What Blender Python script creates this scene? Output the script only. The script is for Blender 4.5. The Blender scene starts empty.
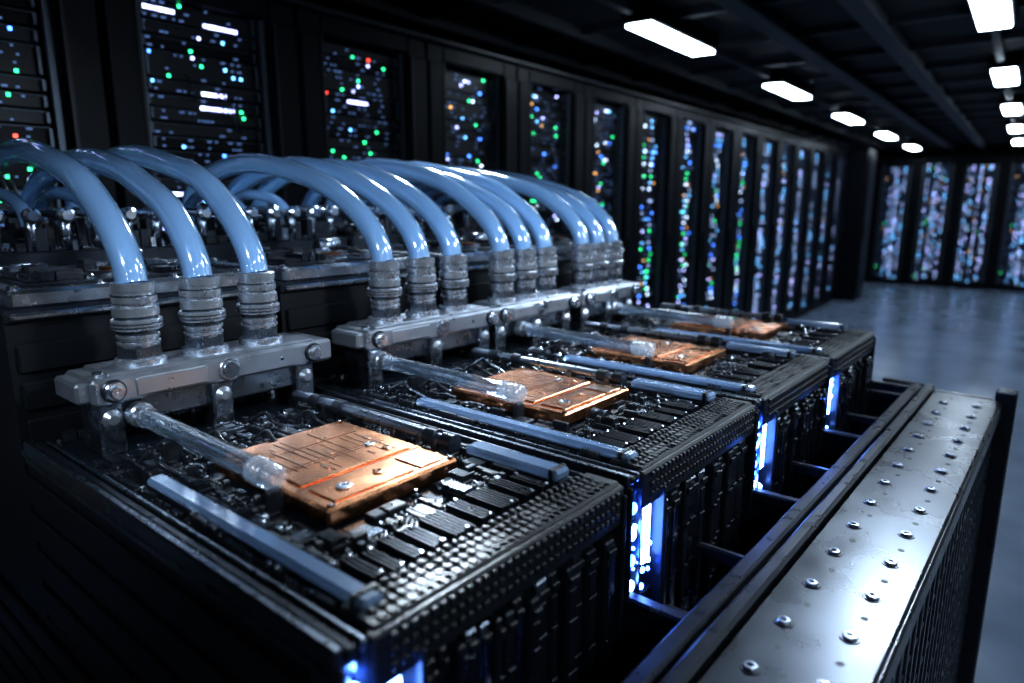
import bpy, bmesh, math, random
from mathutils import Matrix, Vector
H=0.35; EYE=1.5
TM=Matrix.Translation((0,0,EYE))@Matrix.Rotation(math.radians(-3),4,'Z')@Matrix.Scale(H,4)
scene=bpy.context.scene
col=scene.collection
# ------------------------------------------------------------ materials
MATS={}
def nodes(name):
    m=bpy.data.materials.new(name); m.use_nodes=True
    nt=m.node_tree; b=nt.nodes['Principled BSDF']; MATS[name]=m
    return m,nt,b
def pmat(name,colr,metal=0.0,rough=0.5,noise=0.0,nscale=30,bump=0.0,coat=0.0,colvar=0.0,stretch=None,spec=.5):
    m,nt,b=nodes(name)
    b.inputs['Base Color'].default_value=(*colr,1); b.inputs['Metallic'].default_value=metal
    b.inputs['Roughness'].default_value=rough; b.inputs['Coat Weight'].default_value=coat
    b.inputs['Specular IOR Level'].default_value=spec
    if noise or bump or colvar:
        tc=nt.nodes.new('ShaderNodeTexCoord'); mp=nt.nodes.new('ShaderNodeMapping')
        if stretch: mp.inputs['Scale'].default_value=stretch
        n=nt.nodes.new('ShaderNodeTexNoise'); n.inputs['Scale'].default_value=nscale; n.inputs['Detail'].default_value=6
        nt.links.new(tc.outputs['Object'],mp.inputs['Vector']); nt.links.new(mp.outputs['Vector'],n.inputs['Vector'])
        if noise:
            r=nt.nodes.new('ShaderNodeMapRange'); r.inputs['From Min'].default_value=.3; r.inputs['From Max'].default_value=.7
            r.inputs['To Min'].default_value=max(0.03,rough-noise); r.inputs['To Max'].default_value=min(1,rough+noise)
            nt.links.new(n.outputs['Fac'],r.inputs['Value']); nt.links.new(r.outputs['Result'],b.inputs['Roughness'])
        if colvar:
            cr=nt.nodes.new('ShaderNodeValToRGB')
            cr.color_ramp.elements[0].position=.32; cr.color_ramp.elements[1].position=.68
            cr.color_ramp.elements[0].color=(*[c*(1-colvar) for c in colr],1)
            cr.color_ramp.elements[1].color=(*[min(1,c*(1+colvar)) for c in colr],1)
            nt.links.new(n.outputs['Fac'],cr.inputs['Fac']); nt.links.new(cr.outputs['Color'],b.inputs['Base Color'])
        if bump:
            bp=nt.nodes.new('ShaderNodeBump'); bp.inputs['Strength'].default_value=bump; bp.inputs['Distance'].default_value=.002
            nt.links.new(n.outputs['Fac'],bp.inputs['Height']); nt.links.new(bp.outputs['Normal'],b.inputs['Normal'])
    return m
def emat(name,colr,s):
    m,nt,b=nodes(name)
    b.inputs['Base Color'].default_value=(*[c*.3 for c in colr],1)
    b.inputs['Emission Color'].default_value=(*colr,1); b.inputs['Emission Strength'].default_value=s
    return m
pmat('black_plastic',(.009,.011,.015),0,.3,.06,60)
pmat('black_satin',(.02,.025,.035),.6,.3,.04,40)
pmat('ridge_black',(.008,.010,.014),0,.34,spec=.5)
pmat('black_matte',(.004,.0045,.006),0,.6)
pmat('side_black',(.003,.004,.006),0,.5,spec=.2)
pmat('pcb',(.004,.007,.012),0,.3,.06,80)
pmat('dark_steel',(.25,.285,.34),1,.28,.04,50)
pmat('steel',(.6,.64,.71),1,.25,.04,40)
pmat('bright_steel',(.82,.86,.92),1,.18,.04,60)
pmat('fitting_steel',(.55,.595,.67),.88,.27,.03,30)
pmat('fitting_dark',(.12,.14,.175),.9,.28,.03,30)
pmat('cast_steel',(.38,.415,.475),.88,.31,.04,35,.02,colvar=.05)
pmat('plate_metal',(.036,.044,.058),.8,.29,.06,9,.01,colvar=.15)
pmat('copper',(.76,.34,.17),1,.24,.05,14,.01,colvar=.06)
pmat('copper_dark',(.10,.035,.015),1,.4,.05,20)
pmat('copper_light',(.95,.6,.4),1,.2,.04,60)
pmat('rack_black',(.0022,.0032,.0055),0,.4,.05,10,spec=.06)
pmat('rack_unit',(.006,.008,.013),.1,.4,spec=.15)
pmat('rack_grey',(.05,.065,.09),.6,.4)
pmat('ceiling_dark',(.005,.0075,.012),0,.7,spec=.2)
pmat('beam_dark',(.014,.02,.03),.2,.5,spec=.3)
pmat('wall_dark',(.004,.006,.009),0,.6,0,3,.1,spec=.2)
pmat('floor_concrete',(.17,.22,.30),0,.2,.07,2.5,.015,colvar=.15)
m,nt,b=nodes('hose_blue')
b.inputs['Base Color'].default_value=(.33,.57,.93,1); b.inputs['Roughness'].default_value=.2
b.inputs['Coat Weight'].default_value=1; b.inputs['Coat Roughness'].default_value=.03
b.inputs['Emission Color'].default_value=(.16,.40,1,1); b.inputs['Emission Strength'].default_value=.04  # faint glow put into the hose material to brighten it; no lamp inside
tr=nt.nodes.new('ShaderNodeBsdfTranslucent'); tr.inputs['Color'].default_value=(.42,.72,1,1)
tp=nt.nodes.new('ShaderNodeBsdfTransparent'); tp.inputs['Color'].default_value=(.62,.82,1,1)
m1=nt.nodes.new('ShaderNodeMixShader'); m1.inputs[0].default_value=.35
m2=nt.nodes.new('ShaderNodeMixShader')
lw2=nt.nodes.new('ShaderNodeLayerWeight'); lw2.inputs['Blend'].default_value=.45
mr2=nt.nodes.new('ShaderNodeMapRange'); mr2.inputs['To Min'].default_value=.16; mr2.inputs['To Max'].default_value=.85
nt.links.new(lw2.outputs['Facing'],mr2.inputs['Value']); nt.links.new(mr2.outputs['Result'],m2.inputs[0])
out=nt.nodes['Material Output']
nt.links.new(b.outputs[0],m1.inputs[1]); nt.links.new(tr.outputs[0],m1.inputs[2])
nt.links.new(m1.outputs[0],m2.inputs[1]); nt.links.new(tp.outputs[0],m2.inputs[2])
gl=nt.nodes.new('ShaderNodeBsdfGlossy'); gl.inputs['Roughness'].default_value=.07
lw=nt.nodes.new('ShaderNodeFresnel'); lw.inputs['IOR'].default_value=2.0
m3=nt.nodes.new('ShaderNodeMixShader'); nt.links.new(lw.outputs[0],m3.inputs[0])
nt.links.new(m2.outputs[0],m3.inputs[1]); nt.links.new(gl.outputs[0],m3.inputs[2]); nt.links.new(m3.outputs[0],out.inputs['Surface'])
def glass(name,colr,rough,lo,hi,milk):
    m,nt,b=nodes(name)
    out=nt.nodes['Material Output']
    b.inputs['Base Color'].default_value=(*colr,1); b.inputs['Roughness'].default_value=.3
    t=nt.nodes.new('ShaderNodeBsdfTransparent'); t.inputs['Color'].default_value=(.88,.94,1,1)
    mk=nt.nodes.new('ShaderNodeMixShader'); mk.inputs[0].default_value=milk
    nt.links.new(t.outputs[0],mk.inputs[1]); nt.links.new(b.outputs[0],mk.inputs[2])
    g=nt.nodes.new('ShaderNodeBsdfGlossy'); g.inputs['Roughness'].default_value=rough
    mx=nt.nodes.new('ShaderNodeMixShader'); fr=nt.nodes.new('ShaderNodeLayerWeight'); fr.inputs['Blend'].default_value=.3
    mr=nt.nodes.new('ShaderNodeMapRange'); mr.inputs['To Min'].default_value=lo; mr.inputs['To Max'].default_value=hi
    nt.links.new(fr.outputs['Facing'],mr.inputs['Value']); nt.links.new(mr.outputs['Result'],mx.inputs['Fac'])
    nt.links.new(mk.outputs[0],mx.inputs[1]); nt.links.new(g.outputs[0],mx.inputs[2]); nt.links.new(mx.outputs[0],out.inputs['Surface'])
glass('clear_tube',(.7,.82,.95),.06,.1,.9,.03)
glass('acrylic_bar',(.30,.46,.74),.1,.12,.6,.5)
glass('frosted_plastic',(.75,.82,.9),.15,.1,.6,.3)
emat('led_blue',(.06,.22,1),8); emat('led_white',(.6,.76,1),6); emat('led_green',(.04,1,.35),4)
emat('led_red',(1,.08,.05),5); emat('led_amber',(1,.5,.15),3); emat('led_cyan',(.15,.5,1),5); emat('led_violet',(.42,.45,1),5.5)
emat('led_dim',(.16,.30,.7),.5); emat('led_pale',(.42,.58,1),2.2)
emat('glow_blue',(.03,.12,1),45); emat('glow_white',(.14,.32,1),40)
emat('lamp_panel',(.70,.85,1),28)
# ------------------------------------------------------------ mesh builder
class MB:
    def __init__(s): s.v=[];s.f=[];s.m=[];s.sm=[];s.names=[]
    def mi(s,n):
        if n not in s.names: s.names.append(n)
        return s.names.index(n)
    def add(s,vs,fs,mat,smooth=False):
        o=len(s.v); s.v+=vs; k=s.mi(mat)
        for f in fs: s.f.append([i+o for i in f]); s.m.append(k); s.sm.append(smooth)
    def box(s,x0,x1,y0,y1,z0,z1,mat,c=0):
        if c<=0:
            vs=[(x,y,z) for x in (x0,x1) for y in (y0,y1) for z in (z0,z1)]
            s.add(vs,[(0,1,3,2),(4,6,7,5),(0,4,5,1),(2,3,7,6),(0,2,6,4),(1,5,7,3)],mat); return
        c=min(c,(x1-x0)*.45,(y1-y0)*.45,(z1-z0)*.45)
        lo=(x0,y0,z0);hi=(x1,y1,z1);vs=[];idx={}
        for sg in [(a,b_,d) for a in (0,1) for b_ in (0,1) for d in (0,1)]:
            for ax in range(3):
                p=[]
                for k in range(3):
                    e=hi[k] if sg[k] else lo[k]
                    if k!=ax: e+= -c if sg[k] else c
                    p.append(e)
                idx[(sg,ax)]=len(vs); vs.append(tuple(p))
        fs=[]
        for ax in range(3):
            o=[k for k in range(3) if k!=ax]
            for sv in (0,1):
                q=[]
                for (a,b_) in ((0,0),(1,0),(1,1),(0,1)):
                    sg=[0,0,0]; sg[ax]=sv; sg[o[0]]=a; sg[o[1]]=b_; q.append(idx[(tuple(sg),ax)])
                fs.append(q)
            for a in (0,1):
                for b_ in (0,1):
                    s0=[0,0,0]; s0[o[0]]=a; s0[o[1]]=b_; s1=list(s0); s1[ax]=1
                    fs.append([idx[(tuple(s0),o[0])],idx[(tuple(s1),o[0])],idx[(tuple(s1),o[1])],idx[(tuple(s0),o[1])]])
        for sg in [(a,b_,d) for a in (0,1) for b_ in (0,1) for d in (0,1)]:
            fs.append([idx[(sg,0)],idx[(sg,1)],idx[(sg,2)]])
        s.add(vs,fs,mat)
    def lathe(s,o,ax,prof,mat,n=16,smooth=True,cap=True,hard=False):
        if hard:
            for j in range(len(prof)-1): s.lathe(o,ax,prof[j:j+2],mat,n,True,False)
            s.lathe(o,ax,[(prof[0][0],prof[0][1]),(.0004,prof[0][1])],mat,n,False,False)
            s.lathe(o,ax,[(prof[-1][0],prof[-1][1]),(.0004,prof[-1][1])],mat,n,False,False)
            return
        o=Vector(o);ax=Vector(ax).normalized()
        t=Vector((1,0,0)) if abs(ax.x)<.9 else Vector((0,1,0))
        a=ax.cross(t).normalized();b_=ax.cross(a)
        vs=[];fs=[]
        for r,h in prof:
            for i in range(n):
                th=2*math.pi*i/n; vs.append(tuple(o+ax*h+a*(r*math.cos(th))+b_*(r*math.sin(th))))
        for j in range(len(prof)-1):
            for i in range(n):
                i2=(i+1)%n; fs.append([j*n+i,j*n+i2,(j+1)*n+i2,(j+1)*n+i])
        s.add(vs,fs,mat,smooth)
        if cap:
            k=len(s.v)-len(vs); e=len(prof)-1
            s.f.append([k+i for i in range(n)][::-1]); s.m.append(s.mi(mat)); s.sm.append(False)
            s.f.append([k+e*n+i for i in range(n)]); s.m.append(s.mi(mat)); s.sm.append(False)
    def cyl(s,p0,p1,r,mat,n=12,r2=None,smooth=True):
        p0=Vector(p0);p1=Vector(p1); L=(p1-p0).length
        s.lathe(p0,p1-p0,[(r,0),(r if r2 is None else r2,L)],mat,n,smooth,hard=(smooth and n>=16))
    def disc(s,o,ax,r,h,mat,n=16,c=None):
        c=h*.35 if c is None else c
        s.lathe(o,ax,[(r,0),(r,h-c),(r-c,h)],mat,n,False,hard=(n>=20))
    def hexbolt(s,o,ax,r,h,mat='steel'):
        s.disc(o,ax,r*1.35,h*.3,mat,20); 
        o2=Vector(o)+Vector(ax).normalized()*h*.3
        s.lathe(o2,ax,[(r,0),(r,h*.55),(r*.85,h*.7)],mat,6,False)
        s.disc(o2,ax,r*.4,h*.78,'dark_steel',10)
    def tube(s,pts,r,mat,n=16,seg=8,cap=True):
        P=[Vector(p) for p in pts]; P=[P[0]*2-P[1]]+P+[P[-1]*2-P[-2]]
        path=[]
        for i in range(1,len(P)-2):
            for k in range(seg):
                t=k/seg; p0,p1,p2,p3=P[i-1],P[i],P[i+1],P[i+2]
                path.append(.5*((2*p1)+(p2-p0)*t+(2*p0-5*p1+4*p2-p3)*t*t+(3*p1-p0-3*p2+p3)*t**3))
        path.append(P[-2])
        vs=[];fs=[];up=None
        for i,p in enumerate(path):
            d=(path[min(i+1,len(path)-1)]-path[max(i-1,0)]).normalized()
            if up is None: up=d.cross(Vector((0,1,0.01))).normalized()
            a=(up-d*up.dot(d)).normalized(); up=a; b_=d.cross(a)
            for k in range(n):
                th=2*math.pi*k/n; vs.append(tuple(p+a*(r*math.cos(th))+b_*(r*math.sin(th))))
        m=len(path)
        for j in range(m-1):
            for i in range(n):
                i2=(i+1)%n; fs.append([j*n+i,j*n+i2,(j+1)*n+i2,(j+1)*n+i])
        s.add(vs,fs,mat,True)
        if cap: s.add([vs[i] for i in range(n)]+[vs[(m-1)*n+i] for i in range(n)],[list(range(n))[::-1],[n+i for i in range(n)]],mat)
    def mesh(s,name,M=TM):
        me=bpy.data.meshes.new(name); me.from_pydata(s.v,[],s.f)
        for n in s.names: me.materials.append(MATS[n])
        me.polygons.foreach_set('material_index',s.m); me.polygons.foreach_set('use_smooth',s.sm)
        bm=bmesh.new(); bm.from_mesh(me); bmesh.ops.recalc_face_normals(bm,faces=bm.faces); bm.to_mesh(me); bm.free()
        if M is not None: me.transform(M)
        me.update(); return me
    def obj(s,name,parent=None,M=TM,dz=0):
        o=bpy.data.objects.new(name,s.mesh(name,M)); col.objects.link(o)
        if M is not None and s.v:
            bb=[Vector(c) for c in o.bound_box]; c=sum(bb,Vector())/8
            o.data.transform(Matrix.Translation(-c)); 
            o.location=c+Vector((0,0,dz*H))
            if parent: o.location=o.location-parent.location
        if parent: o.parent=parent
        return o
def empty(name,loc):
    e=bpy.data.objects.new(name,None); e.empty_display_size=.1; e.location=loc; col.objects.link(e); return e
def tw(u,v,w): return TM@Vector((u,v,w))
I4=Matrix.Identity(4)
# ------------------------------------------------------------ room
def simple(name,x0,x1,y0,y1,z0,z1,mat):
    b=MB(); b.box(x0,x1,y0,y1,z0,z1,mat); return b.obj(name,None,I4)
XL,XR,YF,YB,ZC=-3.5,5.0,-4.0,15.6,2.47
simple('floor',XL,XR,YF,YB,-.1,0,'floor_concrete')
simple('ceiling',XL,XR,YF,YB,ZC,ZC+.1,'ceiling_dark')
simple('wall_left',XL-.1,XL,YF,YB,0,ZC,'wall_dark')
simple('wall_right',XR,XR+.1,YF,YB,0,ZC,'wall_dark')
simple('wall_back',XL,XR,YB,YB+.1,0,ZC,'wall_dark')
simple('wall_front',XL,XR,YF-.1,YF,0,ZC,'wall_dark')
b=MB()
for x in [XL+.35+i*.48 for i in range(18)]:
    if x<XR-.1: b.box(x-.02,x+.02,YF,YB,ZC-.06,ZC,'beam_dark')
for y in [YF+.4+i*.8 for i in range(24)]:
    b.box(XL,XR,y-.02,y+.02,ZC-.04,ZC,'beam_dark')
for x in (-1.2,-.75,.4): 
    b.box(x-.05,x+.05,YF,YB,ZC-.1,ZC-.065,'beam_dark',.005)
b.obj('ceiling_beams',None,I4)
RC=(-2.4,-.3,1.9,4.1,6.25,8.45,10.7,13.1)
for X,ys in ((-1.68,(3.75,6.02,8.35,10.8,13.4)),(-.25,RC[2:]),(1.25,RC),(2.75,RC)):
    for y in ys:
        b=MB(); l=.43 if X<-1 else .36
        b.box(X-.09,X+.09,y-l-.02,y+l+.02,2.372,ZC-.001,'rack_black',.01)
        b.box(X-.07,X+.07,y-l,y+l,2.358,2.373,'lamp_panel',.004)
        b.obj('ceiling_light',None,I4)
def spot(loc,target,power,ang,size=.06,colr=(.73,.87,1)):  # added lamp with invented housing, lifts the equipment out of the dark room
    loc=Vector(loc); d=(Vector(target)-loc).normalized()
    b=MB(); top=Vector((loc.x,loc.y,ZC))
    b.cyl(top,loc-d*.05,.012,'rack_black',10)
    b.lathe(loc-d*.12,d,[(.03,0),(.05,.02),(.055,.1),(.07,.14),(.07,.16)],'rack_black',20)
    o=b.obj('added_spotlight',None,I4)
    l=bpy.data.lights.new('added_spot_lamp','SPOT'); l.energy=power; l.spot_size=math.radians(ang); l.spot_blend=.6
    l.shadow_soft_size=size; l.color=colr
    lo=bpy.data.objects.new('added_spot_lamp',l); col.objects.link(lo); lo.parent=o
    lo.location=loc+d*.06-o.location; lo.rotation_euler=d.to_track_quat('-Z','Y').to_euler()
spot((-.2,2.9,2.25),(-1.0,.8,1.3),170,62,.09)
spot((-1.75,1.9,2.3),(-1.25,.85,1.3),130,80,.07)
spot((.5,1.4,2.25),(-1.1,1.1,1.25),105,55,.12)
spot((-.5,-.6,2.2),(-1.15,.95,1.3),75,46,.12)
# ------------------------------------------------------------ racks
def rack_mesh(seed,style,W=.69):
    r=random.Random(seed); b=MB(); hw=W/2; ow=W/2-.115; ZT=2.22
    b.box(-1.0,-.08,-hw+.003,hw-.003,0.02,ZT-.02,'rack_black')
    for sgn in (-1,1):
        y0,y1=(ow,hw-.004) if sgn>0 else (-hw+.004,-ow)
        b.box(-.09,0,y0,y1,0,ZT-.02,'rack_black',.008)
        b.box(-.004,.012,(y0+y1)/2-.05,(y0+y1)/2+.05,.06,ZT-.1,'rack_black',.005)
        ym=ow+.012 if sgn>0 else -ow-.012
        b.box(-.002,.016,ym-.005,ym+.005,.1,ZT-.1,'rack_unit')
        b.box(-.05,-.03,min(sgn*ow,sgn*(ow-.02)),max(sgn*ow,sgn*(ow-.02)),.1,ZT-.09,'rack_grey')
    b.box(-.09,0,-ow,ow,ZT-.09,ZT-.02,'rack_black',.006)
    b.box(-.09,0,-ow,ow,0,.1,'rack_black',.006)
    b.box(-1.0,.03,-hw,hw,ZT-.02,ZT,'rack_unit',.004)
    b.box(.01,.045,ow+.02,ow+.04,1.0,1.25,'rack_unit',.005)
    z=.11; w=ow-.02
    cols=[-w+.03+.029*i for i in range(int((2*w-.05)/.029))]
    brightc=r.sample(cols,5)
    while z<ZT-.15:
        k=r.choice((1,1,1,2)); hgt=.0445*k
        d=r.uniform(-.075,-.055)
        b.box(-.1,d,-w,w,z+.003,z+hgt-.003,r.choice(('rack_unit','rack_black','rack_unit')),.003)
        x1=d+.006
        b.box(d,x1,-w+.01,w-.01,z+hgt-.006,z+hgt-.0045,'rack_grey')
        for s_ in (-1,1): b.box(d,d+.018,s_*(w-.015)-.004,s_*(w-.015)+.004,z+.008,z+hgt-.008,'rack_grey')
        def led(y,ww,hh,mt,zz): b.box(d,x1,y-ww/2,y+ww/2,zz-hh/2,zz+hh/2,mt)
        if r.random()<.35 and style<2:
            y=r.uniform(-w+.05,w-.1)
            for c in range(r.randint(1,3)):
                yy=y+c*.02
                b.tube([(d,yy,z+.02),(d+.02,yy,z+.015),(d+.025,yy+.01,z-.03),(d+.01,yy+.02,z-.06)],.003,r.choice(('rack_grey','rack_grey','rack_unit')),6,3)
        for q in range(k*2):
            zc=z+hgt*(q+.5)/(k*2)
            if style==0:
                for _ in range(r.randint(1,7)): led(r.choice(cols)+r.uniform(-.01,.01),r.choice((.006,.008,.014)),.005,'led_dim',zc)
                if r.random()<.6:
                    for _ in range(r.randint(1,2)):
                        led(r.choice(cols),.008,.009,r.choice(('led_green','led_blue','led_cyan','led_red','led_green','led_cyan','led_green','led_violet','led_green')),zc)
                if r.random()<.12:
                    y=r.choice(cols[:9])
                    for j in range(r.randint(3,7)): led(y+j*.018,.014,.011,r.choice(('led_violet','led_white','led_violet')),zc)
            elif style==1:
                for _ in range(r.randint(1,5)): led(r.choice(cols)+r.uniform(-.01,.01),r.choice((.006,.008,.014)),.006,'led_dim',zc)
                for _ in range(r.choice((0,1,1,2))):
                    led(r.choice(cols),.010,.010,r.choice(('led_green','led_cyan','led_blue','led_white','led_amber','led_green','led_violet','led_green')),zc)
                if r.random()<.08:
                    y=r.choice(cols[:8])
                    for j in range(r.randint(2,5)): led(y+j*.02,.012,.009,r.choice(('led_white','led_cyan','led_violet')),zc)
            elif style==2:
                if q%2==0:
                    for c_ in cols:
                        t=r.random()
                        if c_ in brightc and t<.55: led(c_,.014,.014,r.choice(('led_white','led_cyan','led_violet','led_pale','led_dim','led_dim','led_pale','led_blue','led_green')),zc)
                        elif t<.08: led(c_,.012,.01,r.choice(('led_dim','led_green','led_amber','led_cyan','led_blue')),zc)
                        elif t<.25: led(c_,.012,.008,'led_dim',zc)
            elif q%2==0:
                for c_ in cols:
                    t=r.random()
                    if c_ in brightc and t<.7: led(c_,.018,.02,r.choice(('led_pale','led_pale','led_violet','led_pale','led_dim','led_dim','led_cyan')),zc)
                    elif t<.05: led(c_,.014,.012,r.choice(('led_amber','led_green','led_cyan')),zc)
                    elif t<.4: led(c_,.014,.01,'led_dim',zc)
        z+=hgt
    return b.mesh('server_rack',None)
RM={(s,k):rack_mesh(100+s*10+k,s) for s in (0,1,2,3) for k in range(3)}
def rack(mesh,loc,rot):
    o=bpy.data.objects.new('server_rack',mesh); o.location=loc; o.rotation_euler=(0,0,rot); col.objects.link(o)
XR0=-2.25
for n in range(-2,15):
    yc=1.35+.69*n
    st=0 if n<2 else (1 if n<5 else (2 if n<9 else 3))
    rack(RM[(st,n%3)],(XR0,yc,0),0)
yend=1.35+.69*14.5
b=MB(); b.box(XR0-1.0,XR0+.28,yend+.01,yend+.6,0,2.26,'rack_black',.02)
b.box(XR0+.28,XR0+.3,yend+.08,yend+.53,.1,2.15,'rack_unit',.01)
b.box(XR0+.3,XR0+.33,yend+.1,yend+.13,.9,1.2,'rack_grey',.01)
b.obj('storage_cabinet',None,I4)
for n in range(-1,9):
    rack(RM[(3,n%3)],(-2.0+.64*n if n>=0 else -2.64,14.3,0),-math.pi/2)

# ------------------------------------------------------------ cabinet (table coordinates)
ZF=-EYE/H
CE=empty('equipment_cabinet',tw(-3,3.4,-3))
b=MB()
b.box(-5.85,-.37,.84,6.1,ZF,-1.93,'side_black')
for j,z in enumerate([-2.0-.17*k for k in range(13)]):
    b.box(-5.85,-.36,.815,.84,z-.12,z,'side_black',.008)
b.box(-1.24,-.36,.81,.84,-1.93,-1.5,'black_satin',.006)
b.box(-1.24,-.36,6.05,6.1,-1.93,-1.44,'black_satin',.006)
b.box(-5.85,-5.8,.84,6.1,-1.93,-.9,'black_satin')
offs=[0,1.32,2.62,3.88]
for o in offs+[5.2]:
    v=.83+o
    b.box(-1.22,-.9,v-.03,v+.03,-1.56,-1.5,'black_satin',.01)
    b.box(-1.22,-.9,v+.3,v+.34,-1.75,-1.7,'black_satin',.01)
    b.box(-1.22,-.9,v+.62,v+.66,-1.6,-1.54,'black_satin',.01)
    b.box(-1.22,-.9,v-.012,v+.012,-1.92,-1.56,'black_satin')
b.box(-.91,-.84,.82,6.1,-1.93,-1.42,'black_satin',.012)
b.box(-.83,-.81,.82,6.1,-1.6,-1.47,'black_satin')
b.box(-.81,-.745,.82,6.1,-1.93,-1.40,'black_satin',.014)
for v in [1+.4*k for k in range(13)]: b.hexbolt((-.912,v,-1.62),(-1,0,0),.014,.012)
b.box(-.37,-.345,.82,6.08,ZF,-1.5,'black_satin')
v=.9
while v<5.95:
    b.box(-.345,-.325,v,v+.035,ZF+.1,-1.5,'black_satin',.006)
    z=-1.62
    while z>-3.9:
        b.box(-.345,-.333,v+.055,v+.13,z-.2,z,'black_matte',.006)
        b.box(-.345,-.328,v+.05,v+.135,z-.235,z-.215,'black_satin',.005)
        z-=.26
    v+=.15
b.box(-.35,-.22,5.98,6.13,ZF,-1.36,'black_satin',.012)
b.box(-.345,-.3,.82,6.0,-1.56,-1.45,'black_satin',.01)
b.obj('cabinet_body',CE)
b=MB()
b.box(-.735,-.315,.82,5.97,-1.47,-1.43,'plate_metal',.008)
v=1.0
while v<5.85:
    for u,dv in ((-.63,0),(-.43,.05)):
        b.disc((u,v+dv,-1.43),(0,0,1),.034,.003,'black_satin',24)
        b.lathe((u,v+dv,-1.428),(0,0,1),[(.024,0),(.024,.006),(.02,.011),(.011,.0115),(.009,.003),(.0005,.003)],'dark_steel',20,hard=True)
        b.disc((u,v+dv,-1.425),(0,0,1),.009,.0015,'black_matte',12)
    b.disc((-.6,v+.16,-1.431),(0,0,1),.012,.0022,'black_matte',16)
    b.disc((-.42,v+.2,-1.431),(0,0,1),.013,.0022,'black_matte',16)
    v+=.31
b.obj('mounting_rail_plate',CE)

# ------------------------------------------------------------ blades
def comp_scatter(b,u0,u1,v0,v1,w,excl,r,cell=.036,hs=1.0):
    nu=int((u1-u0)/cell); nv=int((v1-v0)/cell)
    occ=[[False]*nv for _ in range(nu)]
    for (a,c,d,e) in excl:
        for i in range(nu):
            for j in range(nv):
                cu=u0+(i+.5)*cell; cv=v0+(j+.5)*cell
                if a<cu<c and d<cv<e: occ[i][j]=True
    for i in range(nu):
        for j in range(nv):
            if occ[i][j]: continue
            su=r.choice((1,1,1,2,2,3,4)); sv=r.choice((1,1,1,2,2,3))
            while su>1 and (i+su>nu or any(occ[i+a][j] for a in range(su))): su-=1
            while sv>1 and (j+sv>nv or any(occ[i+a][j+c] for a in range(su) for c in range(sv))): sv-=1
            for a in range(su):
                for c in range(sv): occ[i+a][j+c]=True
            g=.003; x0=u0+i*cell+g; x1=u0+(i+su)*cell-g; y0=v0+j*cell+g; y1=v0+(j+sv)*cell-g
            hgt=r.uniform(.012,.062)*hs; t=r.random()
            xm=(x0+x1)/2; ym=(y0+y1)/2
            if su==1 and sv==1:
                if t<.4:
                    rad=.36*cell; b.disc((xm,ym,w),(0,0,1),rad,hgt,r.choice(('black_plastic','dark_steel','black_plastic','dark_steel')),10)
                    if t<.18: b.disc((xm,ym,w+hgt),(0,0,1),rad*.75,.003,'steel',10)
                elif t<.88:
                    b.box(x0,x1,y0,y1,w,w+hgt,r.choice(('black_plastic','black_plastic','black_satin','dark_steel')),.003)
                else:
                    b.box(x0+.004,x1-.004,y0+.004,y1-.004,w,w+hgt*.6,'steel',.002)
            elif t<.36:
                b.box(x0,x1,y0,y1,w,w+hgt*.6,'black_plastic',.003)
                n=max(2,int((x1-x0)/.014)); mt=r.choice(('black_satin','black_satin','black_plastic','dark_steel'))
                for k in range(n):
                    xx=x0+(k+.5)*(x1-x0)/n; b.box(xx-.003,xx+.003,y0+.002,y1-.002,w+hgt*.6,w+hgt,mt)
            elif t<.5:
                b.box(x0,x1,y0,y1,w,w+hgt*.5,'black_satin',.003)
                b.box(x0+.008,x1-.008,y0+.007,y1-.007,w+hgt*.5,w+hgt*.5+.008,r.choice(('dark_steel','black_plastic','black_plastic','black_satin')),.002)
            elif t<.64:
                b.box(x0,x1,y0,y1,w,w+.012,'black_plastic',.003)
                n=max(1,int((x1-x0)/.02)); mm=max(1,int((y1-y0)/.02))
                for k in range(n):
                    for l in range(mm):
                        b.disc((x0+(k+.5)*(x1-x0)/n,y0+(l+.5)*(y1-y0)/mm,w+.012),(0,0,1),.006,.018,r.choice(('dark_steel','black_satin','steel')),6)
            elif t<.7:
                rad=min(x1-x0,y1-y0)*.45
                if x1-x0>y1-y0: b.cyl((x0,ym,w+rad),(x1,ym,w+rad),rad,'black_satin',10)
                else: b.cyl((xm,y0,w+rad),(xm,y1,w+rad),rad,'dark_steel',10)
            else:
                b.box(x0,x1,y0,y1,w,w+hgt,r.choice(('black_plastic','black_plastic','black_satin')),.004)
                if t>.9: b.disc((xm,ym,w+hgt),(0,0,1),.01,.005,'bright_steel',8)
DZ=-.06
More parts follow.
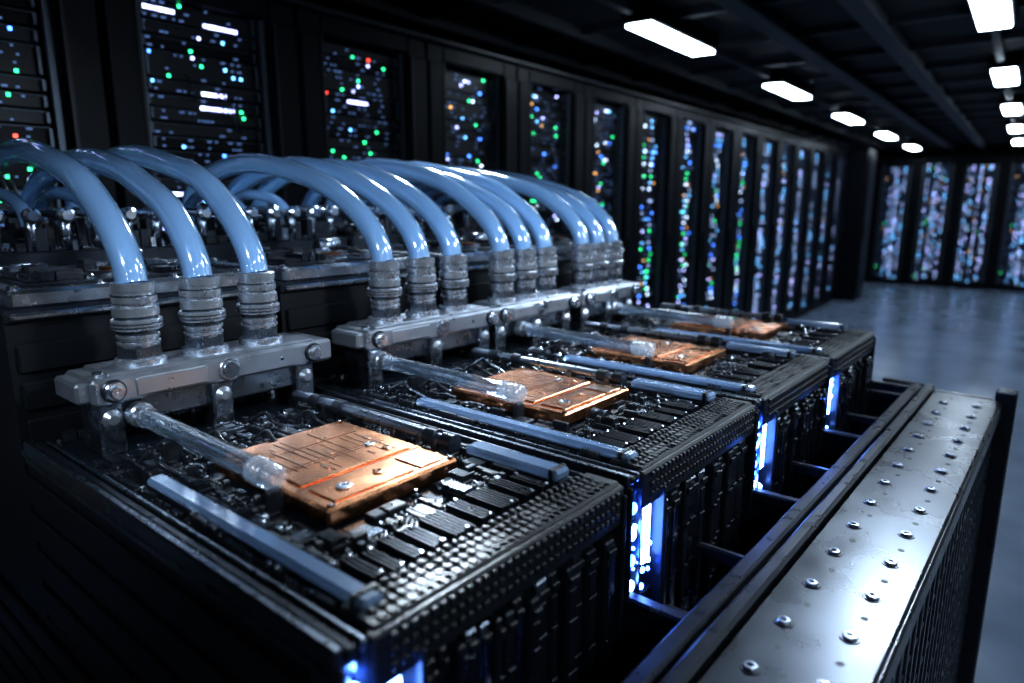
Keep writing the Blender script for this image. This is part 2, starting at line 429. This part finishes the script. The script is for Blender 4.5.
def blade(o,idx):
    r=random.Random(50+idx)
    e=empty('server_blade',tw(-2.2,1.44+o,-1.4))
    V0=.81+o; V1=2.085+o
    b=MB()
    b.box(-3.45,-1.3,V0+.02,V1-.02,-1.84,-1.03,'side_black')
    b.box(-3.45,-1.22,V0,V1,-1.03,-1.0,'pcb',.005)
    for z in (-1.12,-1.3,-1.48,-1.66):
        b.box(-3.45,-1.3,V0+.005,V0+.02,z-.13,z,'side_black',.006)
    b.box(-3.4,-1.2,V0,V0+.028,-1.05,-.955,'black_satin',.006)
    b.box(-3.4,-1.2,V0+.004,V0+.024,-.957,-.952,'dark_steel',.002)
    b.box(-3.4,-1.2,V0+.04,V0+.07,-1.0,-.97,'black_satin',.006)
    b.box(-3.4,-1.2,V0+.08,V0+.1,-1.0,-.965,'dark_steel',.006)
    b.box(-3.0,-1.22,V1-.022,V1,-1.05,-.965,'black_satin',.006)
    b.box(-3.0,-1.22,V1-.055,V1-.035,-1.0,-.975,'dark_steel',.005)
    b.obj('chassis',e,dz=DZ)
    b=MB()
    comp_scatter(b,-3.42,-1.37,V0+.12,V1-.07,-1.0,[(-2.55,-1.73,1.17+o,1.83+o),(-2.57,-1.25,.95+o,1.03+o),(-3.4,-3.0,0,9),(-1.57,-1.36,1.06+o,1.86+o)],r,.03)
    for k in range(7):
        u=r.uniform(-2.95,-2.6); v=V0+.2+k*.14
        b.tube([(u,v,-.94),(u+.06,v+.04,-.9),(u+.14,v+.03,-.92),(u+.2,v+.08,-.97)],.009,r.choice(('black_plastic','dark_steel')),8,5)
    # row of finned heat sinks behind the connector ridge
    vv=1.07+o
    while vv<1.84+o:
        wd=r.choice((.07,.09,.12)); a=-1.56+r.choice((0,0,.02)); hh=r.uniform(.035,.06)
        b.box(a,-1.375,vv,vv+wd-.008,-1.0,-.985,'black_plastic',.004)
        n=int((wd-.012)/.016)
        for k in range(n): b.box(a+.004,-1.379,vv+.004+k*.016,vv+.011+k*.016,-.985,-1.0+hh,'black_satin',.002)
        for u in (a+.012,-1.387): b.disc((u,vv+wd/2,-1.0+hh),(0,0,1),.007,.006,'steel',8)
        vv+=wd+.006
    b.obj('circuit_components',e,dz=DZ)
    b=MB()
    v=1.865+o
    b.cyl((-2.95,v,-.925),(-1.86,v,-.925),.026,'dark_steel',16)
    for u in (-2.8,-2.62,-2.0,-1.9): b.cyl((u,v,-.925),(u+.06,v,-.925),.036,'black_satin',16)
    b.cyl((-2.95,v+.07,-.94),(-1.95,v+.07,-.94),.014,'steel',16)
    b.cyl((-2.9,v+.115,-.95),(-1.6,v+.115,-.95),.014,'black_satin',16)
    for u in (-2.7,-2.2,-1.95): b.box(u,u+.03,v-.035,v+.035,-1.0,-.92,'black_plastic',.005)
    b.obj('coolant_pipe',e,dz=-.03)
    b=MB()
    b.box(-1.82,-1.36,1.90+o,1.985+o,-.965,-.925,'acrylic_bar',.01)
    b.box(-2.53,-1.27,.955+o,1.025+o,-.985,-.95,'acrylic_bar',.012)
    b.obj('acrylic_light_guide',e,dz=-.04)
    b=MB()
    b.box(-2.53,-1.27,.965+o,1.015+o,-1.06,-1.026,'black_satin',.003)
    b.box(-1.82,-1.36,1.915+o,1.97+o,-1.06,-1.006,'black_satin',.003)
    for u in (-1.33,): b.box(u,u+.02,.95+o,1.03+o,-1.03,-.985,'black_plastic',.004)
    for u in (-1.4,): b.box(u,u+.02,1.895+o,1.99+o,-1.06,-.96,'black_plastic',.004)
    b.obj('bar_clips',e)
    b=MB(); v=1.155+o
    b.lathe((-3.02,v,-.9),(1,0,-.012),[(.042,0),(.042,.92)],'clear_tube',24,cap=False)
    b.lathe((-3.02,v,-.9),(1,0,-.012),[(.03,0),(.03,.92)],'clear_tube',20,cap=False)
    b.obj('clear_tube',e)
    b=MB()
    prof=[(.043,0)]
    for k in range(3): prof+=[(.049,.01+k*.03),(.049,.022+k*.03),(.044,.025+k*.03),(.044,.032+k*.03)]
    prof+=[(.047,.1),(.047,.13),(.035,.14),(.02,.14)]
    b.lathe((-2.12,v,-.911),(1,0,-.012),prof,'frosted_plastic',20)
    b.lathe((-3.06,v,-.9),(1,0,0),[(.055,0),(.055,.05),(.047,.06),(.047,.1)],'fitting_steel',20,hard=True)
    b.box(-2.75,-2.71,v-.05,v+.05,-1.06,-.94,'black_plastic',.006); b.box(-2.02,-1.99,v-.03,v+.03,-1.06,-.955,'black_plastic',.006)
    b.obj('tube_fittings',e)
    b=MB()
    b.box(-1.355,-1.205,V0+.12,V1,-1.0,-.955,'ridge_black',.008)
    b.box(-1.225,-1.185,V0+.1,V1,-1.12,-.965,'ridge_black',.008)
    n=int((V1-V0-.16)/.034)
    for k in range(n):
        vv=V0+.15+k*.034
        for q in range(4):
            b.box(-1.35+q*.036,-1.35+q*.036+.027,vv,vv+.024,-.955,-.937-.004*q-(.006 if (k//4)%2 else 0),'ridge_black',.007)
        for q in range(3):
            b.box(-1.187,-1.173,vv,vv+.024,-1.0-q*.04,-.975-q*.04,'ridge_black',.004)
    vv=V0+.26
    b.box(-1.3,-1.23,V0+.25,V1,-1.84,-1.1,'black_matte')
    while vv<V1-.04:
        wd=r.choice((.03,.045,.06)); dp=r.choice((-1.2,-1.19,-1.175,-1.21)); mt=r.choice(('black_plastic','black_satin','black_plastic','black_satin','dark_steel'))
        top=r.uniform(-1.16,-1.13)
        b.box(-1.24,dp,vv,vv+wd,-1.8,top,mt,.006)
        if r.random()<.6: b.box(dp,dp+.006,vv+.008,vv+wd-.008,-1.75,top-.08,'black_satin',.002)
        if r.random()<.22: b.box(dp,dp+.012,vv+wd*.2,vv+wd*.8,-1.7,top-.03,'bright_steel',.004)
        b.box(dp,dp+.015,vv+.004,vv+wd-.004,top-.06,top-.03,'black_plastic',.004)
        for zz in (-1.35,-1.55,-1.72): b.box(dp,dp+.01,vv+.006,vv+wd-.006,zz,zz+.02,'black_satin',.003)
        vv+=wd+r.choice((.012,.02))
    b.box(-1.24,-1.17,V1-.02,V1,-1.8,-1.0,'black_satin',.006)
    b.box(-1.3,-1.18,V0,V0+.018,-1.82,-1.0,'black_satin',.005)
    b.box(-1.3,-1.16,V0+.235,V0+.255,-1.82,-1.06,'black_satin',.005)
    b.box(-1.3,-1.2,V0+.018,V0+.235,-1.82,-1.5,'black_plastic',.008)
    b.box(-1.3,-1.29,V0+.018,V0+.235,-1.5,-1.03,'dark_steel')
    b.box(-1.26,-1.19,V0+.1,V0+.112,-1.5,-1.03,'dark_steel',.003)
    for k in range(4): b.disc((-1.29,V0+.05,-1.1-.11*k),(1,0,0),.028,.04,'dark_steel',16)
    for k in range(40):
        yy=V0+.02+r.random()*.2; zz=-1.48+r.random()*.42; s=r.uniform(.01,.022)
        b.box(-1.29,-1.29+r.uniform(.03,.09),yy,yy+s,zz,zz+s,r.choice(('dark_steel','steel','black_satin')),.003)
    b.obj('front_connectors',e,dz=DZ)
    b=MB()
    b.box(-1.225,-1.20,V0+.145,V0+.2,-1.38,-1.12,'glow_white',.006)
    for k in range(4): b.disc((-1.21,V0+.055,-1.1-.11*k),(1,0,0),.024,.016,'glow_white' if k%2 else 'glow_blue',12)
    for k in range(20):
        yy=V0+.03+r.random()*.19; zz=-1.5+r.random()*.43
        b.disc((-1.205,yy,zz),(1,0,0),r.uniform(.006,.014),.01,r.choice(('glow_blue','glow_blue','glow_white')),10)
    b.obj('status_led_cluster',e,dz=DZ)
    l=bpy.data.lights.new('blue_led_lamp','POINT'); l.energy=.5; l.color=(.05,.18,1); l.shadow_soft_size=.01
    lo=bpy.data.objects.new('blue_led_lamp',l); col.objects.link(lo); lo.parent=e; lo.location=tw(-1.17,V0+.12,-1.3)-e.location
    # cold plate
    b=MB(); c0,c1,d0,d1=-2.515,-1.77,1.205+o,1.81+o
    e2=empty('copper_cold_plate',tw((c0+c1)/2,(d0+d1)/2,-1.0))
    b.box(c0+.02,c1-.02,d0+.02,d1-.02,-1.0,-.985,'copper_dark',.006)
    b.box(c0,c1,d0,d1,-.985,-.92,'copper',.010)
    b.obj('base_slab',e2,dz=-.06)
    b=MB()
    b.box(c0+.05,c1-.22,d0+.05,d1-.05,-.92,-.912,'copper',.003)
    b.box(c1-.18,c1-.03,d0+.05,d1-.2,-.92,-.913,'copper',.003)
    b.box(c1-.18,c1-.03,d1-.17,d1-.05,-.92,-.914,'copper_light',.003)
    for v in (.11,.15,.21,.24,.27,.33,.37,.43,.46,.50):
        a=r.choice((.08,.08,.16,.22)); c=r.choice((.25,.25,.34))
        b.box(c0+a,c1-c,d0+v,d0+v+.0055,-.912,-.9112,'copper_dark')
        if r.random()<.5: b.box(c0+a,c1-c,d0+v+.008,d0+v+.012,-.912,-.911,'copper_light')
    for u in (.2,.36,.38):
        b.box(c0+u,c0+u+.005,d0+.07,d1-.07,-.912,-.9111,'copper_dark')
    b.box(c1-.21,c1-.202,d0+.02,d1-.02,-.92,-.9192,'copper_dark')
    for (u,v) in ((.12,.17),(.3,.3),(.43,.41),(.28,.5),(.15,.4),(.42,.2)):
        b.box(c0+u,c0+u+.05,d0+v,d0+v+.012,-.912,-.909,'copper_light',.001)
    for (u,v) in ((c0+.025,d0+.03),(c0+.025,d1-.028),(c1-.018,d0+.025),(c1-.018,d1-.025)):
        b.disc((u,v,-.92),(0,0,1),.014,.005,'copper_dark',20); b.disc((u,v,-.916),(0,0,1),.008,.006,'steel',6)
    for (u,v,q) in ((c1-.1,d0+.14,.03),(c1-.11,d0+.3,.02),(c0+.38,d1-.14,.022),(c0+.2,d0+.1,.018),(c1-.28,d1-.12,.02)):
        b.lathe((u,v,-.914),(0,0,1),[(q,0),(q,.008),(q*.7,.009),(q*.6,.004),(0.0005,.004)],'copper_light' if q<.022 else 'steel',18,hard=True)
    b.obj('etched_lid',e2,dz=-.06)

MC=[(1.54,1.0),(2.95,1.0),(3.99,.88),(5.0,.8)]   # manifold centre / width factor
def fv(i): c,s=MC[i]; return [c-.30*s,c-.005*s,c+.285*s]
def manifold(i):
    c,s=MC[i]
    e=empty('coolant_manifold',tw(-3.18,c,-.77))
    b=MB(); v0,v1=c-.61*s,c+.61*s; x0,x1=-3.34,-3.03
    b.box(x0,x1,v0+.05,v1,-.833,-.72,'cast_steel',.014)
    b.box(x0+.03,x1-.03,v0,v0+.06,-.82,-.73,'cast_steel',.012)
    b.box(x0+.02,x1-.02,v0+.12,v1-.1,-.725,-.705,'cast_steel',.008)
    b.box(x0+.05,x1-.06,v0+.08,v1-.08,-.95,-.83,'dark_steel',.012)
    for v in (v0+.12,c,v1-.16):
        b.box(x0+.08,x1-.02,v-.05,v+.05,-1.06,-.83,'dark_steel',.01)
        b.disc((x1-.07,v,-.9),(1,0,0),.045,.07,'cast_steel',20)
    for v in (v0+.13,v1-.12):
        b.disc((x1,v,-.775),(1,0,0),.05,.014,'black_satin',24)
        b.hexbolt((x1+.012,v,-.775),(1,0,0),.03,.035)
        b.disc((x0+.22,v-.02,-.72),(0,0,1),.025,.014,'steel',20)
    v=c+.03
    b.disc((x1,v,-.778),(1,0,0),.055,.012,'steel',24); b.disc((x1+.01,v,-.778),(1,0,0),.04,.01,'dark_steel',24)
    for v in (v0+.3,v0+.4,v1-.3): b.disc((x1,v,-.775),(1,0,0),.01,.006,'dark_steel',10)
    b.box(x1-.01,x1+.010,v0+.22,c-.08,-.815,-.74,'cast_steel',.005)
    b.obj('manifold_block',e)
    for k,fvv in enumerate(fv(i)):
        b=MB(); z=-.705; q=.085
        def L(dz_,prof,mt,n=36): b.lathe((-3.18,fvv,z+dz_),(0,0,1),prof,mt,n,hard=(n>8),smooth=False)
        L(0,[(q*1.24,0),(q*1.24,.022),(q*1.12,.03)],'fitting_steel')
        L(.03,[(q*1.12,0),(q*1.12,.045),(q,.053)],'fitting_dark',6)
        L(.055,[(q*.95,0),(q*.95,.03),(q*1.04,.033),(q*1.04,.045),(q*.95,.048),(q*.95,.06),(q*1.04,.063),(q*1.04,.075),(q*.95,.078),(q*.95,.1)],'fitting_steel')
        L(.088,[(q*.97,0),(q*.97,.018)],'fitting_dark'); L(.133,[(q*.98,0),(q*.98,.016)],'fitting_dark')
        L(.15,[(q*.9,0),(q*1.18,.004),(q*1.22,.01),(q*1.22,.045),(q*1.17,.05),(q*1.0,.05),(q*1.0,.062),(q*1.12,.064),(q*1.12,.1),(q*1.06,.106)],'fitting_steel')
        L(.165,[(q*1.235,0),(q*1.235,.006)],'fitting_dark'); L(.18,[(q*1.235,0),(q*1.235,.006)],'fitting_dark')
        L(.2,[(q*1.03,0),(q*1.03,.013)],'fitting_dark')
        L(.255,[(q*.98,0),(q*.98,.015),(q*1.08,.018),(q*1.08,.045),(q*1.0,.048),(q*1.0,.066),(q*1.05,.069),(q*1.05,.1),(q*.96,.104)],'fitting_steel')
        L(.3,[(q*1.085,0),(q*1.085,.008)],'fitting_dark')
        b.box(-3.18+q*.95,-3.18+q*1.28,fvv-.025,fvv+.025,z+.27,z+.3,'fitting_steel',.005)
        b.obj('hose_fitting_%d'%(k+1),e)
def hoses(i):
    for k,v in enumerate(fv(i)):
        r=random.Random(i*10+k); dz=r.uniform(-.02,.03); s=r.uniform(-.06,.06); du=r.uniform(-.08,.08)
        b=MB()
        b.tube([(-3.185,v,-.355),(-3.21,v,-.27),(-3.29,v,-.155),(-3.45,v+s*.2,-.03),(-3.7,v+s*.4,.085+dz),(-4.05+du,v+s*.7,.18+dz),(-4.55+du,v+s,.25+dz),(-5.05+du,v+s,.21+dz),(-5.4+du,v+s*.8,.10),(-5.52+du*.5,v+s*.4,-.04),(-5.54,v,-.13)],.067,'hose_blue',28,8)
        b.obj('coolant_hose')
def rear(o,idx):
    r=random.Random(90+idx); RZ=.14
    e=empty('rear_server_module',tw(-4.6,1.44+o,-1.1))
    V0=.83+o; V1=2.07+o
    b=MB()
    b.box(-5.75,-3.5,V0,V1,-2.06,-.62,'side_black')
    b.box(-4.45,-3.48,V0,V1-.05,-.66,-.60,'black_satin',.012)
    b.box(-4.4,-3.5,V0+.03,V1-.08,-.60,-.52,'steel',.014)
    b.box(-4.3,-3.6,V0+.12,V1-.17,-.52,-.505,'black_satin',.006)
    b.box(-3.5,-3.46,V0+.02,V1-.07,-.645,-.615,'steel',.008)
    for k in range(4):
        for u in (-3.55,-4.35): b.hexbolt((u,V0+.06+k*(V1-V0-.2)/3,-.52),(0,0,1),.018,.02)
    b.disc((-3.85,V0+.6,-.505),(0,0,1),.13,.02,'dark_steel',28); b.disc((-3.85,V0+.6,-.485),(0,0,1),.08,.015,'copper_dark',24)
    for k in range(6):
        z=-.75-.17*k; b.box(-3.5,-3.48,V0+.03,V1-.03,z-.13,z,'side_black',.008)
    b.box(-5.7,-4.5,V0,V1,-.62,-.42,'black_satin',.01)
    b.obj('module_body',e,dz=RZ)
    b=MB()
    comp_scatter(b,-4.27,-3.62,V0+.15,V1-.2,-.505,[(-4.02,-3.68,V0+.44,V0+.76)],r,.06,1.0)
    comp_scatter(b,-5.4,-4.52,V0+.02,V1-.02,-.42,[],r,.055,3.0)
    for k in range(7):
        v=V0+.1+k*.17
        b.cyl((-5.4,v,-.2),(-4.55,v,-.22),.022,r.choice(('dark_steel','steel','black_satin')),12)
        b.cyl((-4.55,v,-.42),(-4.55,v,-.2),.03,'dark_steel',12)
        b.disc((-4.52,v,-.22),(1,0,0),.045,.05,'steel',16)
    for v in fv(idx):
        b.lathe((-5.54,v,-.42),(0,0,1),[(.1,0),(.1,.06),(.085,.07),(.085,.12),(.095,.125),(.095,.16),(.08,.165)],'steel',20,hard=True)
    b.obj('module_hardware',e,dz=RZ)
    for k in range(2):
        b=MB(); v=V0+.45+k*.35; s=r.uniform(-.1,.1)
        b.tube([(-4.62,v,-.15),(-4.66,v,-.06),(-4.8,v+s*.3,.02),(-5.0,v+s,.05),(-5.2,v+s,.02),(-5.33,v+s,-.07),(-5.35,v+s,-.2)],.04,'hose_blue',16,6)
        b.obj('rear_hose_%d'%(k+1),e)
for i,o in enumerate(offs):
    blade(o,i); manifold(i); hoses(i); rear(o,i)

# ------------------------------------------------------------ world, camera
w=bpy.data.worlds.new('World'); scene.world=w; w.use_nodes=True
w.node_tree.nodes['Background'].inputs[0].default_value=(.2,.38,.8,1); w.node_tree.nodes['Background'].inputs[1].default_value=.02
cam=bpy.data.cameras.new('camera'); co=bpy.data.objects.new('camera',cam); col.objects.link(co)
co.location=(0,0,EYE); co.rotation_euler=(math.radians(90-11.6),0,math.radians(36.6))
cam.lens=24.05; cam.sensor_width=36; cam.clip_start=.02
cam.dof.use_dof=True; cam.dof.focus_distance=1.12; cam.dof.aperture_fstop=2.2
scene.camera=co
scene.view_settings.view_transform='Standard'
scene.view_settings.exposure=.2
scene.view_settings.gamma=.9
